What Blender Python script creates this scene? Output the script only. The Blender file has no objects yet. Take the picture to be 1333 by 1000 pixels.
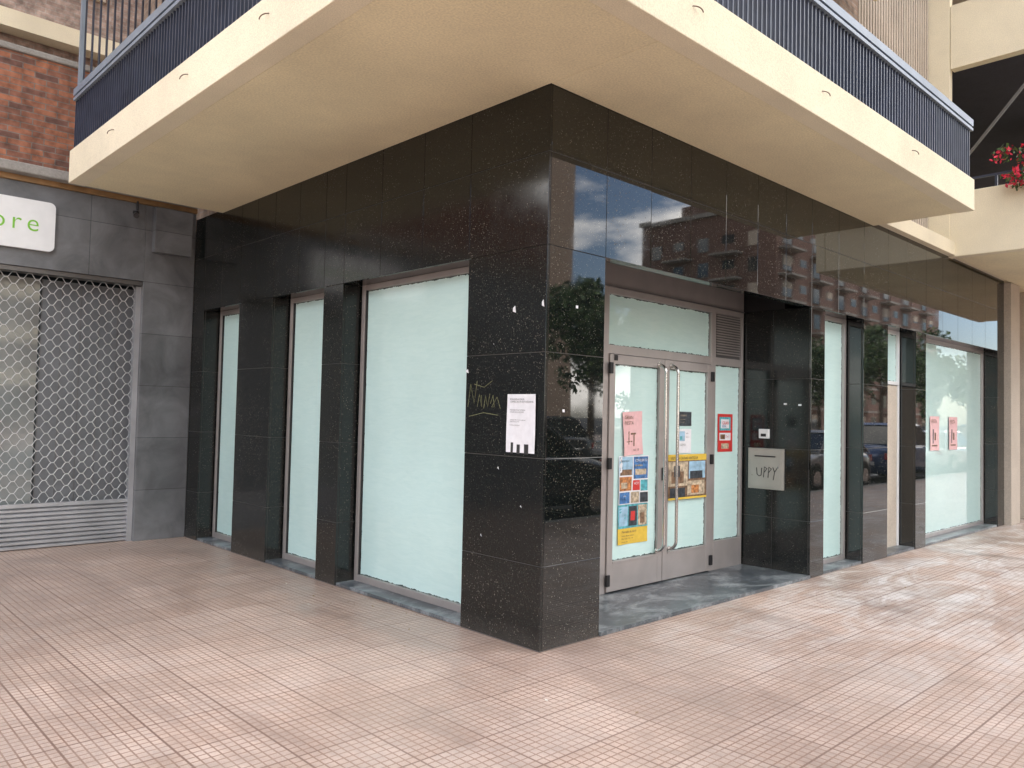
import bpy, bmesh, math, random
from mathutils import Matrix, Vector
random.seed(7)
S=bpy.context.scene
COL=S.collection
S.view_settings.view_transform='Standard'; S.view_settings.look='None'; S.view_settings.exposure=0

# ---------------------------------------------------------------- helpers
def V(*a): return Vector(a)
class MB:
    """mesh builder: many boxes / quads in one mesh with material slots"""
    def __init__(s): s.v=[];s.f=[];s.m=[];s.mats=[]
    def mi(s,mat):
        if mat not in s.mats: s.mats.append(mat)
        return s.mats.index(mat)
    def box(s,x0,x1,y0,y1,z0,z1,mat):
        x0,x1=min(x0,x1),max(x0,x1);y0,y1=min(y0,y1),max(y0,y1);z0,z1=min(z0,z1),max(z0,z1)
        s.hexa([(x0,y0,z0),(x1,y0,z0),(x1,y1,z0),(x0,y1,z0),(x0,y0,z1),(x1,y0,z1),(x1,y1,z1),(x0,y1,z1)],mat)
    def hexa(s,pts,mat):
        b=len(s.v); s.v+=[tuple(p) for p in pts]
        s.f+=[(b,b+3,b+2,b+1),(b+4,b+5,b+6,b+7),(b,b+1,b+5,b+4),(b+1,b+2,b+6,b+5),(b+2,b+3,b+7,b+6),(b+3,b,b+4,b+7)]
        s.m+=[s.mi(mat)]*6
    def panel(s,p,u,L,z0,z1,n,mat,th=.02,gap=.0018,tilt=.0009):
        """stone slab: outer plane through p, along u, outward normal n, tiny random tilt"""
        p=Vector(p);u=Vector(u);n=Vector(n)
        r=lambda: n*random.uniform(-tilt,0)
        a=p+u*gap; c=p+u*(L-gap)
        g=gap
        o=[a+V(0,0,z0+g)+r(), c+V(0,0,z0+g)+r(), c+V(0,0,z1-g)+r()]
        o.append(o[0]+o[2]-o[1])
        i=[Vector((q.x,q.y,q.z))-n*th for q in o]
        ch=.0012
        b=len(s.v)
        uu=u*ch*1.5; zz=V(0,0,ch*1.5)
        f=[o[0]+uu+zz,o[1]-uu+zz,o[2]-uu-zz,o[3]+uu-zz]
        e=[q-n*ch for q in o]
        s.v+=[tuple(q) for q in f+e+i]
        F=[(b,b+1,b+2,b+3)]
        for k in range(4):
            k2=(k+1)%4
            F.append((b+4+k,b+4+k2,b+k2,b+k)); F.append((b+8+k,b+8+k2,b+4+k2,b+4+k))
        if u.cross(V(0,0,1)).dot(n)<0: F=[tuple(reversed(q)) for q in F]
        s.f+=F; s.m+=[s.mi(mat)]*len(F)
    def prism(s,prof,y0,y1,mat):
        b=len(s.v);n=len(prof)
        s.v+=[(x,y0,z) for x,z in prof]+[(x,y1,z) for x,z in prof]
        s.f+=[tuple(range(b,b+n)),tuple(reversed(range(b+n,b+2*n)))]+[(b+k,b+n+k,b+n+(k+1)%n,b+(k+1)%n) for k in range(n)]
        s.m+=[s.mi(mat)]*(n+2)
    def cyl(s,c,axis,r,h,mat,seg=16,r2=None):
        c=Vector(c);axis=Vector(axis).normalized(); r2=r if r2 is None else r2
        t=axis.orthogonal().normalized(); w=axis.cross(t)
        b=len(s.v)
        for k in range(seg):
            a=2*math.pi*k/seg; d=t*math.cos(a)+w*math.sin(a)
            s.v.append(tuple(c+d*r)); s.v.append(tuple(c+axis*h+d*r2))
        for k in range(seg):
            k2=(k+1)%seg
            s.f.append((b+2*k,b+2*k2,b+2*k2+1,b+2*k+1)); s.m.append(s.mi(mat))
        s.f.append(tuple(b+2*k for k in reversed(range(seg)))); s.m.append(s.mi(mat))
        s.f.append(tuple(b+2*k+1 for k in range(seg))); s.m.append(s.mi(mat))
    def obj(s,name,parent=None,bevel=0,smooth=False):
        me=bpy.data.meshes.new(name); me.from_pydata(s.v,[],s.f)
        for m in s.mats: me.materials.append(m)
        me.polygons.foreach_set('material_index',s.m)
        if smooth: me.polygons.foreach_set('use_smooth',[True]*len(me.polygons))
        me.update()
        o=bpy.data.objects.new(name,me); COL.objects.link(o)
        if parent: o.parent=parent
        if bevel:
            b=o.modifiers.new('bev','BEVEL'); b.width=bevel; b.segments=2; b.limit_method='ANGLE'
        return o
def empty(name,loc=(0,0,0)):
    e=bpy.data.objects.new(name,None); COL.objects.link(e); e.location=loc; e.empty_display_size=.2; return e
def curve(name,lines,r,mat,parent=None,res=2,cyclic=False):
    c=bpy.data.curves.new(name,'CURVE'); c.dimensions='3D'; c.bevel_depth=r; c.bevel_resolution=res
    for ln in lines:
        sp=c.splines.new('POLY'); sp.points.add(len(ln)-1)
        for i,p in enumerate(ln): sp.points[i].co=(p[0],p[1],p[2],1)
        sp.use_cyclic_u=cyclic
    c.materials.append(mat)
    o=bpy.data.objects.new(name,c); COL.objects.link(o)
    if parent:o.parent=parent
    return o
def text(name,body,loc,rot,size,mat,parent=None,align='LEFT',space=1.0,ext=0.0005,bold=0):
    t=bpy.data.curves.new(name,'FONT'); t.body=body; t.size=size; t.extrude=ext; t.align_x=align; t.space_line=space; t.offset=bold
    t.materials.append(mat)
    o=bpy.data.objects.new(name,t); COL.objects.link(o); o.location=loc; o.rotation_euler=rot
    if parent:o.parent=parent
    return o
# ---------------------------------------------------------------- materials
class NT:
    def __init__(s,name):
        s.mat=bpy.data.materials.new(name); s.mat.use_nodes=True; s.t=s.mat.node_tree; s.n=s.t.nodes; s.l=s.t.links
        s.b=s.n['Principled BSDF']
        s.tc=s.n.new('ShaderNodeTexCoord'); s.co=s.tc.outputs['Object']
    def setb(s,**k):
        for a,v in k.items(): s.b.inputs[a.replace('_',' ')].default_value=v
    def link(s,a,b): s.l.new(a,b)
    def noise(s,scale,detail=4,rough=.55,co=None,dist=0):
        n=s.n.new('ShaderNodeTexNoise'); n.inputs['Scale'].default_value=scale; n.inputs['Detail'].default_value=detail
        n.inputs['Roughness'].default_value=rough; n.inputs['Distortion'].default_value=dist
        s.link(co or s.co,n.inputs['Vector']); return n.outputs['Fac']
    def vor(s,scale,co=None,feat='F1'):
        n=s.n.new('ShaderNodeTexVoronoi'); n.inputs['Scale'].default_value=scale; n.feature=feat
        s.link(co or s.co,n.inputs['Vector']); return n
    def ramp(s,fac,stops):
        r=s.n.new('ShaderNodeValToRGB'); e=r.color_ramp.elements
        while len(e)<len(stops): e.new(.5)
        for i,(p,c) in enumerate(stops):
            e[i].position=p; e[i].color=(c,c,c,1) if not hasattr(c,'__len__') else (*c,1)
        s.link(fac,r.inputs[0]); return r.outputs[0]
    def math(s,op,a,b=None,c=None):
        m=s.n.new('ShaderNodeMath'); m.operation=op
        for i,x in enumerate((a,b,c)):
            if x is None: continue
            if isinstance(x,(int,float)): m.inputs[i].default_value=x
            else: s.link(x,m.inputs[i])
        return m.outputs[0]
    def mix(s,fac,a,b,mode='MIX'):
        m=s.n.new('ShaderNodeMix'); m.data_type='RGBA'; m.blend_type=mode
        for i,x in ((0,fac),(6,a),(7,b)):
            if isinstance(x,(int,float)): m.inputs[i].default_value=x if i==0 else (x,x,x,1)
            elif isinstance(x,tuple): m.inputs[i].default_value=(*x,1)
            else: s.link(x,m.inputs[i])
        return m.outputs[2]
    def map(s,scale=(1,1,1),loc=(0,0,0),rot=(0,0,0)):
        m=s.n.new('ShaderNodeMapping'); m.inputs['Scale'].default_value=scale; m.inputs['Location'].default_value=loc; m.inputs['Rotation'].default_value=rot
        s.link(s.co,m.inputs['Vector']); return m.outputs[0]
    def sep(s,co=None):
        m=s.n.new('ShaderNodeSeparateXYZ'); s.link(co or s.co,m.inputs[0]); return m.outputs
    def comb(s,x,y,z=0.0):
        m=s.n.new('ShaderNodeCombineXYZ')
        for i,q in enumerate((x,y,z)):
            if isinstance(q,(int,float)): m.inputs[i].default_value=q
            else: s.link(q,m.inputs[i])
        return m.outputs[0]
    def bump(s,h,strength=.2,dist=.01,normal=None):
        b=s.n.new('ShaderNodeBump'); b.inputs['Strength'].default_value=strength; b.inputs['Distance'].default_value=dist
        s.link(h,b.inputs['Height'])
        if normal: s.link(normal,b.inputs['Normal'])
        s.link(b.outputs[0],s.b.inputs['Normal']); return b.outputs[0]
    def color(s,c): s.link(c,s.b.inputs['Base Color'])
def simple(name,c,rough=.5,metal=0,var=.12,scale=8,bump=0,bs=200,spec=.5,coat=0):
    m=NT(name); m.setb(Roughness=rough,Metallic=metal,Coat_Weight=coat,Coat_Roughness=.03)
    m.b.inputs['Specular IOR Level'].default_value=spec
    n=m.noise(scale,2)
    lo=tuple(x*(1-var) for x in c); hi=tuple(min(1,x*(1+var)) for x in c)
    m.color(m.ramp(n,[(.3,lo),(.7,hi)]))
    if bump: m.bump(m.noise(bs,2),bump,.003)
    return m.mat
def granite(name='black_granite',r0=.008,r1=.045,ior=1.68):
    m=NT(name)
    v=m.vor(120); r=m.sep(v.outputs['Color'])
    fl=m.math('MULTIPLY',m.math('LESS_THAN',v.outputs['Distance'],.36),m.math('GREATER_THAN',r[0],.5))
    flc=m.ramp(r[1],[(0,(.012,.022,.018)),(.6,(.028,.034,.027)),(.93,(.075,.072,.053)),(1,(.22,.21,.17))])
    c=m.mix(fl,(.0045,.006,.006),flc)
    v2=m.vor(72); r2=m.sep(v2.outputs['Color'])
    n2=m.noise(1.7,3,.6)
    msk=m.ramp(n2,[(.46,.03),(.60,1)])
    sp=m.math('MULTIPLY',m.math('MULTIPLY',m.math('LESS_THAN',v2.outputs['Distance'],m.math('MULTIPLY',r2[1],.36)),m.math('GREATER_THAN',r2[0],.68)),msk)
    c=m.mix(m.math('MULTIPLY',sp,.45),c,(.26,.22,.165))
    z=m.sep()[2]
    n3=m.noise(5,4,.7)
    dust=m.math('MULTIPLY',m.ramp(z,[(0,.16),(.15,.02),(1,.004)]),n3)
    c=m.mix(dust,c,(.40,.37,.33))
    m.color(c)
    ro=m.ramp(n3,[(.35,r0),(.7,r1)])
    m.link(m.math('ADD',ro,m.math('MULTIPLY',sp,.4)),m.b.inputs['Roughness'])
    m.setb(IOR=ior)
    m.bump(m.noise(1.6,0),.03,.012)
    return m.mat
def pavement():
    m=NT('paving_tiles')
    s=m.sep()
    def grid(step,w):
        out=None
        for a in (s[0],s[1]):
            f=m.math('ABSOLUTE',m.math('SUBTRACT',m.math('FRACT',m.math('DIVIDE',a,step)),.5))
            g=m.math('GREATER_THAN',f,.5-w/step/2)
            out=g if out is None else m.math('MAXIMUM',out,g)
        return out
    small=grid(.05,.0082); big=grid(.4,.012)
    cell=m.comb(m.math('FLOOR',m.math('DIVIDE',s[0],.4)),m.math('FLOOR',m.math('DIVIDE',s[1],.4)))
    wn=m.n.new('ShaderNodeTexWhiteNoise'); m.link(cell,wn.inputs['Vector'])
    tile=m.ramp(wn.outputs['Value'],[(0,(.455,.335,.265)),(.5,(.495,.375,.30)),(1,(.54,.42,.345))])
    ag=m.noise(230,1)
    tile=m.mix(.3,tile,m.ramp(ag,[(.35,(.32,.205,.155)),(.65,(.70,.58,.50))]))
    na=m.noise(.55,5,.62); nb=m.noise(5,5,.7); nc=m.noise(1.25,7,.72,co=m.map((1,2.2,1),rot=(0,0,.5)),dist=.8)
    tile=m.mix(1,tile,m.ramp(na,[(.32,.78),(.66,1.16)]),'MULTIPLY')
    tile=m.mix(1,tile,m.ramp(nb,[(.3,.82),(.7,1.13)]),'MULTIPLY')
    st=m.ramp(nc,[(.45,0),(.64,1)])
    nx=m.ramp(m.math('DIVIDE',m.math('ADD',s[0],2),9),[(.28,.12),(.58,.92)])
    ny=m.ramp(m.math('DIVIDE',m.math('ADD',s[1],4.4),4.4),[(.25,.35),(.85,1)])
    st=m.math('MULTIPLY',m.math('MULTIPLY',st,nx),ny)
    tile=m.mix(st,tile,(.74,.71,.67))
    nd=m.noise(.9,6,.7,co=m.map((1,.4,1),loc=(3,9,0),rot=(0,0,.7)),dist=.8)
    dk=m.math('MULTIPLY',m.ramp(nd,[(.49,0),(.66,1)]),.50)
    tile=m.mix(dk,tile,(.22,.165,.14))
    v=m.vor(3.1); rr=m.sep(v.outputs['Color'])
    gum=m.math('MULTIPLY',m.math('LESS_THAN',v.outputs['Distance'],m.math('MULTIPLY',rr[1],.07)),m.math('GREATER_THAN',rr[0],.4))
    tile=m.mix(m.math('MULTIPLY',gum,.45),tile,(.12,.10,.09))
    gr=m.math('MULTIPLY',small,m.ramp(nb,[(.3,.45),(.68,.95)]))
    gr=m.math('MULTIPLY',gr,m.math('SUBTRACT',1,m.math('MULTIPLY',st,.6)))
    c=m.mix(gr,tile,(.225,.13,.09))
    c=m.mix(m.math('MULTIPLY',big,.7),c,(.20,.125,.095))
    m.color(c)
    m.link(m.math('SUBTRACT',m.ramp(na,[(.35,.36),(.7,.60)]),m.math('MULTIPLY',dk,.25)),m.b.inputs['Roughness'])
    h=m.math('SUBTRACT',1,m.math('MAXIMUM',m.math('MULTIPLY',small,.7),big))
    m.bump(h,.4,.004)
    return m.mat
def brick(name,plane,c1,c2,mort,bw=.25,bh=.065):
    m=NT(name); s=m.sep()
    co=m.comb(s[0] if plane=='x' else (s[1] if plane=='y' else m.math('ADD',s[0],s[1])),s[2])
    b=m.n.new('ShaderNodeTexBrick'); m.link(co,b.inputs['Vector'])
    b.inputs['Scale'].default_value=1; b.inputs['Brick Width'].default_value=bw; b.inputs['Row Height'].default_value=bh
    b.inputs['Mortar Size'].default_value=.006; b.inputs['Mortar Smooth'].default_value=.2; b.inputs['Bias'].default_value=-.1
    b.inputs['Color1'].default_value=(*c1,1);b.inputs['Color2'].default_value=(*c2,1);b.inputs['Mortar'].default_value=(*mort,1)
    c=m.mix(1,b.outputs['Color'],m.ramp(m.noise(9,3),[(.3,.5),(.7,1.3)]),'MULTIPLY')
    m.color(c); m.setb(Roughness=.85); m.bump(m.math('SUBTRACT',1,b.outputs['Fac']),.6,.008)
    return m.mat
def film(name,a,b):
    """white-wash film behind glass. UVs 'ea'/'eb' hold metres to the pane edges"""
    m=NT(name)
    ua=m.n.new('ShaderNodeUVMap'); ua.uv_map='ea'; ub=m.n.new('ShaderNodeUVMap'); ub.uv_map='eb'
    A=m.sep(ua.outputs[0]); B=m.sep(ub.outputs[0])
    d=m.math('MINIMUM',m.math('MINIMUM',A[0],A[1]),m.math('MINIMUM',B[0],B[1]))
    d=m.math('ADD',d,m.math('MULTIPLY',m.math('SUBTRACT',m.noise(14,4,.75),.5),.05))
    edge=m.math('LESS_THAN',d,.008)
    w=m.noise(11,3,.55,co=m.comb(m.math('MULTIPLY',A[0],.5),m.math('MULTIPLY',A[1],2.6)),dist=1.1)
    rip=m.ramp(w,[(.3,a),(.7,b)])
    big=m.ramp(m.noise(.8,2),[(.3,.93),(.7,1.05)])
    c=m.mix(1,rip,big,'MULTIPLY')
    c=m.mix(edge,c,(.05,.08,.075))
    m.color(c); m.setb(Roughness=.5,Coat_Weight=1.0,Coat_Roughness=.01,Coat_IOR=1.6)
    m.b.inputs['Specular IOR Level'].default_value=.1
    return m.mat
def plaster(name,c,bs=120,stain=.12,bump=.35):
    m=NT(name); n=m.noise(1.1,5,.62)
    base=m.mix(1,c,m.ramp(n,[(.3,1-stain),(.7,1+stain*.4)]),'MULTIPLY')
    g=m.noise(bs,2)
    base=m.mix(1,base,m.ramp(g,[(.3,.86),(.7,1.08)]),'MULTIPLY')
    m.color(base); m.setb(Roughness=.9); m.bump(g,bump,.004); return m.mat

GR=granite(); GRL=granite('black_granite_dusty',.10,.20,1.55); PAV=pavement()
JOINT=plaster('joint_grout',(.15,.15,.145),60,.1)
CREAM=plaster('cream_soffit_render',(.87,.765,.51),70,.12,.25)
CREAMF=plaster('cream_pebbledash',(.86,.765,.56),110,.12,.7)
BEIGE=plaster('beige_stucco',(.58,.51,.42),60,.15)
FLUTE=plaster('beige_fluted_render',(.54,.46,.37),60,.2)
VER=plaster('veranda_painted_shade',(.035,.035,.05),30,.3)  # veranda lining near-black: the shade inside is put into the colour
CONC=plaster('concrete',(.33,.31,.28),40,.25)
KERB=plaster('kerb_granite',(.40,.39,.36),90,.15)
ALU=simple('bronze_anodised_aluminium',(.43,.395,.375),.32,.4,.06,5)
ALUD=simple('dark_aluminium',(.16,.155,.15),.35,.5,.1,5)
WHT=simple('white_lacquer',(.80,.81,.80),.35,0,.03)
STEEL=simple('brushed_steel',(.62,.6,.57),.22,1,.05)
NAVY=simple('navy_painted_iron',(.040,.050,.078),.38,0,.2,6)
RAILT=simple('bluegrey_handrail',(.20,.24,.29),.4,0,.15,3)
BLACK=simple('black_plastic',(.015,.015,.016),.4,0,.1)
RUBBER=simple('black_rubber',(.02,.02,.02),.8,0,.2)
RUST=simple('rusty_iron',(.16,.10,.07),.8,0,.3,40)
DARKG=simple('dark_window_glass',(.03,.04,.045),.04,0,.2,2,spec=.9)
FILM=film('whitewashed_window_film',(.58,.80,.765),(.635,.845,.805))
BRX=brick('red_brick','x',(.36,.14,.075),(.13,.068,.055),(.20,.16,.135),bw=.23)
BRP=brick('pale_brick','xy',(.42,.31,.26),(.34,.24,.20),(.38,.34,.30))
BRT=brick('tower_brick','xy',(.21,.115,.085),(.16,.085,.065),(.2,.17,.15))
BRO=brick('brown_brick','xy',(.30,.16,.11),(.24,.12,.085),(.3,.25,.22))
BRO2=brick('ochre_brick','xy',(.38,.28,.21),(.32,.22,.16),(.33,.29,.25))
ASPH=plaster('asphalt',(.055,.055,.058),90,.3,.5)
PAINT=simple('road_paint',(.75,.75,.72),.6,0,.1,4)
WOOD=simple('wood_strip',(.36,.21,.09),.5,0,.25,6)
_s=NT('threshold_slate')
_n=_s.ramp(_s.noise(1.9,7,.8,co=_s.map((1,1.6,1),rot=(0,0,.4)),dist=.5),[(.47,0),(.70,.75)])
_s.color(_s.mix(_n,_s.ramp(_s.noise(7,5,.7),[(.3,(.050,.062,.070)),(.7,(.112,.125,.135))]),(.50,.54,.55)))
_s.setb(Roughness=.3); SLATE=_s.mat
def gtile():
    m=NT('grey_porcelain_tile'); s=m.sep()
    co=m.comb(s[0],m.math('ADD',s[2],.02))
    b=m.n.new('ShaderNodeTexBrick'); m.link(co,b.inputs['Vector']); b.offset=0
    b.inputs['Scale'].default_value=1;b.inputs['Brick Width'].default_value=1.2;b.inputs['Row Height'].default_value=.62
    b.inputs['Mortar Size'].default_value=.003
    for k,c in (('Color1',.13),('Color2',.165),('Mortar',.05)): b.inputs[k].default_value=(c,c*1.04,c*1.08,1)
    cl=m.ramp(m.noise(2.2,6,.62,dist=.6),[(.3,.68),(.7,1.45)])
    m.color(m.mix(1,b.outputs['Color'],cl,'MULTIPLY')); m.setb(Roughness=.36); m.bump(m.noise(30,2),.05,.003); return m.mat
GT=gtile()
SLAT=simple('galvanised_slat',(.44,.45,.47),.4,.5,.12,3)
LINKM=simple('galvanised_link',(.60,.61,.61),.35,.5,.08,3)

# ---------------------------------------------------------------- ground
m=MB(); m.box(-500,600,-600,500,-.6,-.13,ASPH); m.obj('ground')
m=MB(); m.box(-45,70,-4.4,40,-.12,0,PAV); m.obj('pavement')
m=MB()
x=-45.
while x<70: m.box(x+.003,x+.997,-4.55,-4.403,-.125,.004,KERB); x+=1
m.obj('kerb',bevel=.008)
m=MB(); m.box(-60,160,-40,-15.15,-.12,0,PAV); m.obj('pavement.001')
m=MB()
x=-60.
while x<160: m.box(x+.003,x+.997,-15.147,-15.0,-.125,.004,KERB); x+=1
m.obj('kerb.001',bevel=.008)
m=MB()
x=-60.
while x<150: m.box(x,x+2,-9.9,-9.8,-.128,-.126,PAINT); x+=5
for k in range(12): m.box(1+k*5.4,1.1+k*5.4,-6.8,-4.6,-.128,-.126,PAINT)
m.box(1,61,-6.9,-6.802,-.128,-.126,PAINT)
m.obj('road_marking')
m=MB(); rl=random.Random(5); LEAFD=simple('dry_leaf',(.30,.22,.12),.8,0,.4,30); BUTT=simple('litter_paper',(.6,.58,.52),.8,0,.2,30)
for k in range(120):
    q=rl.random()
    if q<.4: cx,cy=-rl.random()**2*.7-.03,rl.uniform(.5,6.0)
    elif q<.6: cx,cy=rl.uniform(-3.5,-.2),6.05-rl.random()**2*.8
    else: cx,cy=rl.uniform(-3,9),rl.uniform(-3,-.05)
    a=rl.random()*6.3; r_=rl.uniform(.006,.017); mt=LEAFD if rl.random()<.7 else BUTT
    c_,s_=math.cos(a)*r_,math.sin(a)*r_; b=len(m.v)
    m.v+=[(cx-c_,cy-s_,.003),(cx+s_*.5,cy-c_*.5,.006),(cx+c_,cy+s_,.010),(cx-s_*.5,cy+c_*.5,.004)]; m.f.append((b,b+1,b+2,b+3)); m.m.append(m.mi(mt))
m.obj('dry_leaves')

# ---------------------------------------------------------------- corner building
B=empty('corner_apartment_building')
ROW=[0.005,.57,1.30,2.03,2.77]; FR=[2.77,3.42,3.93]
X=V(1,0,0);Y=V(0,1,0)
LP=[(0,.83),(2.61,2.96),(3.99,4.79),(5.76,6.1)]
RP=[(0,.62),(3.92,4.23),(5.21,5.91),(6.81,7.17),(10.3,10.65)]
g=MB(); core=MB(); J=.005
for i,(a,b) in enumerate(LP):
    for z0,z1 in zip(ROW,ROW[1:]):
        g.panel((0,a,0),Y,b-a,z0,z1,-X,GRL)
        if i>0: g.panel((.022,a,0),X,.2,z0,z1,-Y,GRL)
        if i<3: g.panel((.022,b,0),X,.2,z0,z1,Y,GRL)
    if i>0: core.box(J,.3,a+J,b-J,0,2.76,JOINT)
for i,(a,b) in enumerate(RP):
    for z0,z1 in zip(ROW,ROW[1:]):
        k=.022 if i==0 else 0
        g.panel((a+k,0,0),X,b-a-k,z0,z1,-Y,GR)
        if i==1:
            g.panel((a,.022,0),Y,.40,z0,z1,-X,GRL); g.panel((a,.422,0),Y,.38,z0,z1,-X,GRL)
        elif i>0: g.panel((a,.022,0),Y,.2,z0,z1,-X,GR)
        if i==0: g.panel((b,.022,0),Y,.78,z0,z1,X,GR)
        else: g.panel((b,.022,0),Y,.2,z0,z1,X,GR)
    if i==1: core.box(a+J,b-J,J,1.0,0,2.76,JOINT)
    elif i>0: core.box(a+J,b-J,J,.3,0,2.76,JOINT)
core.box(J,.62-J,J,.83-J,0,2.76,JOINT)
ys=[0,.83,1.42,2.02,2.61,2.96,3.47,3.99,4.40,4.79,5.28,5.76,6.1]
xs=[.022,.62,1.17,1.72,2.27,2.82,3.37,3.92,4.55,5.21,5.91,6.5,7.17,7.8,8.42,9.05,9.67,10.3,10.65]
for z0,z1 in zip(FR,FR[1:]):
    for a,b in zip(ys,ys[1:]): g.panel((0,a,0),Y,b-a,z0,z1,-X,GRL)
    for a,b in zip(xs,xs[1:]): g.panel((a,0,0),X,b-a,z0,z1,-Y,GR)
for (a,b) in [(.83,2.61),(2.96,3.99),(4.79,5.76)]: g.box(.022,.3,a+.001,b-.001,2.772,2.79,GR)
for (a,b) in [(4.23,5.21),(5.91,6.81),(7.17,10.3)]: g.box(a+.001,b-.001,.022,.3,2.772,2.79,GR)
g.box(.621,3.919,.022,.10,2.772,2.79,GR)
g.obj('granite_cladding',B)
core.box(J,.30,J,6.095,2.792,3.92,JOINT)
core.box(.301,10.63,J,.16,2.792,3.92,JOINT)
core.box(.301,.62,.161,.82,2.792,3.92,BLACK)
core.box(3.93,10.63,.30,.95,0,3.92,BLACK)
core.box(.301,10.63,.951,10,0,3.92,BLACK)
core.box(.621,3.929,.161,.95,2.975,3.92,ALUD)
core.obj('structural_core',B)
s=MB()
for (a,b) in [(.83,2.61),(2.96,3.99),(4.79,5.76)]: s.box(.01,.3,a+.003,b-.003,0,.03,SLATE)
for (a,b) in [(4.23,5.21),(5.91,6.81),(7.17,10.3)]: s.box(a+.003,b-.003,.01,.3,0,.03,SLATE)
s.box(.623,3.917,-.012,.95,0,.032,SLATE)
s.obj('threshold_slab',B,bevel=.004)
def pane(name,p,u,W,z0,z1,mat,parent):
    p=Vector(p);u=Vector(u)
    me=bpy.data.meshes.new(name)
    v=[p+V(0,0,z0),p+u*W+V(0,0,z0),p+u*W+V(0,0,z1),p+V(0,0,z1)]
    me.from_pydata([tuple(q) for q in v],[],[(0,1,2,3)])
    H=z1-z0
    for nm,uv in (('ea',[(0,0),(W,0),(W,H),(0,H)]),('eb',[(W,H),(0,H),(0,0),(W,0)])):
        l=me.uv_layers.new(name=nm)
        for i,q in enumerate(uv): l.data[i].uv=q
    me.materials.append(mat)
    o=bpy.data.objects.new(name,me); COL.objects.link(o); o.parent=parent; return o
def winL(a,b):
    f=MB(); t=.05; x0,x1=.19,.25; z0,z1=.03,2.772
    f.box(x0,x1,a,a+t,z0,z1,ALU); f.box(x0,x1,b-t,b,z0,z1,ALU)
    f.box(x0+.001,x1,a+t,b-t,z0,z0+.06,ALU); f.box(x0+.001,x1,a+t,b-t,z1-t,z1,ALU)
    f.box(x0+.012,x1,a+t,a+t+.012,z0+.06,z1-t,RUBBER); f.box(x0+.012,x1,b-t-.012,b-t,z0+.06,z1-t,RUBBER)
    f.obj('shop_window_frame',B,bevel=.003)
    pane('shop_window_glass',(.222,b-t,0),-Y,b-a-2*t,z0+.06,z1-t,FILM,B)
for a,b in [(.832,2.588),(2.982,3.968),(4.812,5.738)]: winL(a,b)
def winR(a,b,y0=.19,z0=.03,z1=2.772,t=.05,mat=None):
    mat=mat or ALU
    f=MB(); y1=y0+.06
    f.box(a,a+t,y0,y1,z0,z1,mat); f.box(b-t,b,y0,y1,z0,z1,mat)
    f.box(a+t,b-t,y0+.001,y1,z0,z0+t,mat); f.box(a+t,b-t,y0+.001,y1,z1-t,z1,mat)
    f.obj('shop_window_frame',B,bevel=.003)
    pane('shop_window_glass',(a+t,y0+.032,0),X,b-a-2*t,z0+t,z1-t,FILM,B)
winR(4.252,5.188); winR(7.192,10.278)
winR(5.932,6.788,z0=2.08,mat=WHT,t=.045)
f=MB(); f.box(5.932,5.98,.19,.25,.03,2.078,WHT); f.box(6.74,6.788,.19,.25,.03,2.078,WHT)
f.box(5.98,6.74,.205,.24,.03,2.07,BEIGE); f.box(6.03,6.05,.17,.19,.95,1.1,STEEL); f.obj('service_door',B,bevel=.003)

# ------ entrance
E=empty('entrance_door_set'); E.parent=B
f=MB(); y0,y1=.76,.84
f.box(.64,3.90,y0,y1,2.70,2.972,ALU)
f.box(.64,.70,y0,y1,.032,2.70,ALU); f.box(1.52,1.60,y0,y1,.032,2.70,ALU)
f.box(3.26,3.35,y0,y1,.032,2.70,ALU); f.box(3.86,3.90,y0,y1,.032,2.70,ALU)
f.box(1.60,3.26,y0+.001,y1,2.16,2.24,ALU)
f.box(.70,1.52,y0+.001,y1,2.16,2.24,ALU); f.box(.70,1.52,y0+.001,y1,.032,.30,ALU)
f.box(3.35,3.86,y0+.001,y1,2.16,2.24,ALU); f.box(3.35,3.86,y0+.001,y1,.032,.33,ALU)
f.box(3.35,3.86,y0+.02,y1,2.24,2.70,ALUD)
z=2.27
while z<2.68: f.hexa([(3.37,y0+.002,z),(3.84,y0+.002,z),(3.84,y0+.022,z+.006),(3.37,y0+.022,z+.006),(3.37,y0,z+.012),(3.84,y0,z+.012),(3.84,y0+.022,z+.018),(3.37,y0+.022,z+.018)],ALU); z+=.027
f.box(.66,3.88,.735,.758,2.755,2.765,ALUD)
f.obj('door_frame',E,bevel=.003)
pane('transom_glass',(1.60,.79,0),X,1.66,2.24,2.70,FILM,E)
pane('sidelight_glass',(3.35,.79,0),X,.51,.33,2.16,FILM,E)
pane('sidelight_glass',(.70,.79,0),X,.82,.30,2.16,FILM,E)
pane('sidelight_glass',(.70,.79,0),X,.82,2.24,2.70,FILM,E)
def leaf(a,b,hs):
    f=MB(); y0,y1=.745,.795; z0,z1=.045,2.155
    t=.075
    f.box(a,a+t,y0,y1,z0,z1,ALU); f.box(b-t,b,y0,y1,z0,z1,ALU)
    f.box(a+t,b-t,y0+.001,y1,z0,.31,ALU); f.box(a+t,b-t,y0+.001,y1,z1-.085,z1,ALU)
    f.box(a+t,b-t,y0-.004,y0+.002,.29,.312,ALU)
    for z in (.10,1.13,1.98):
        hx=a if hs<0 else b
        f.box(hx-.022,hx+.022,y0-.022,y0-.0005,z,z+.10,BLACK)
    f.obj('door_leaf',E,bevel=.003)
    pane('door_glass',(a+t,.772,0),X,b-a-2*t,.31,z1-.085,FILM,E)
leaf(1.605,2.425,-1); leaf(2.435,3.255,1)
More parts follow.
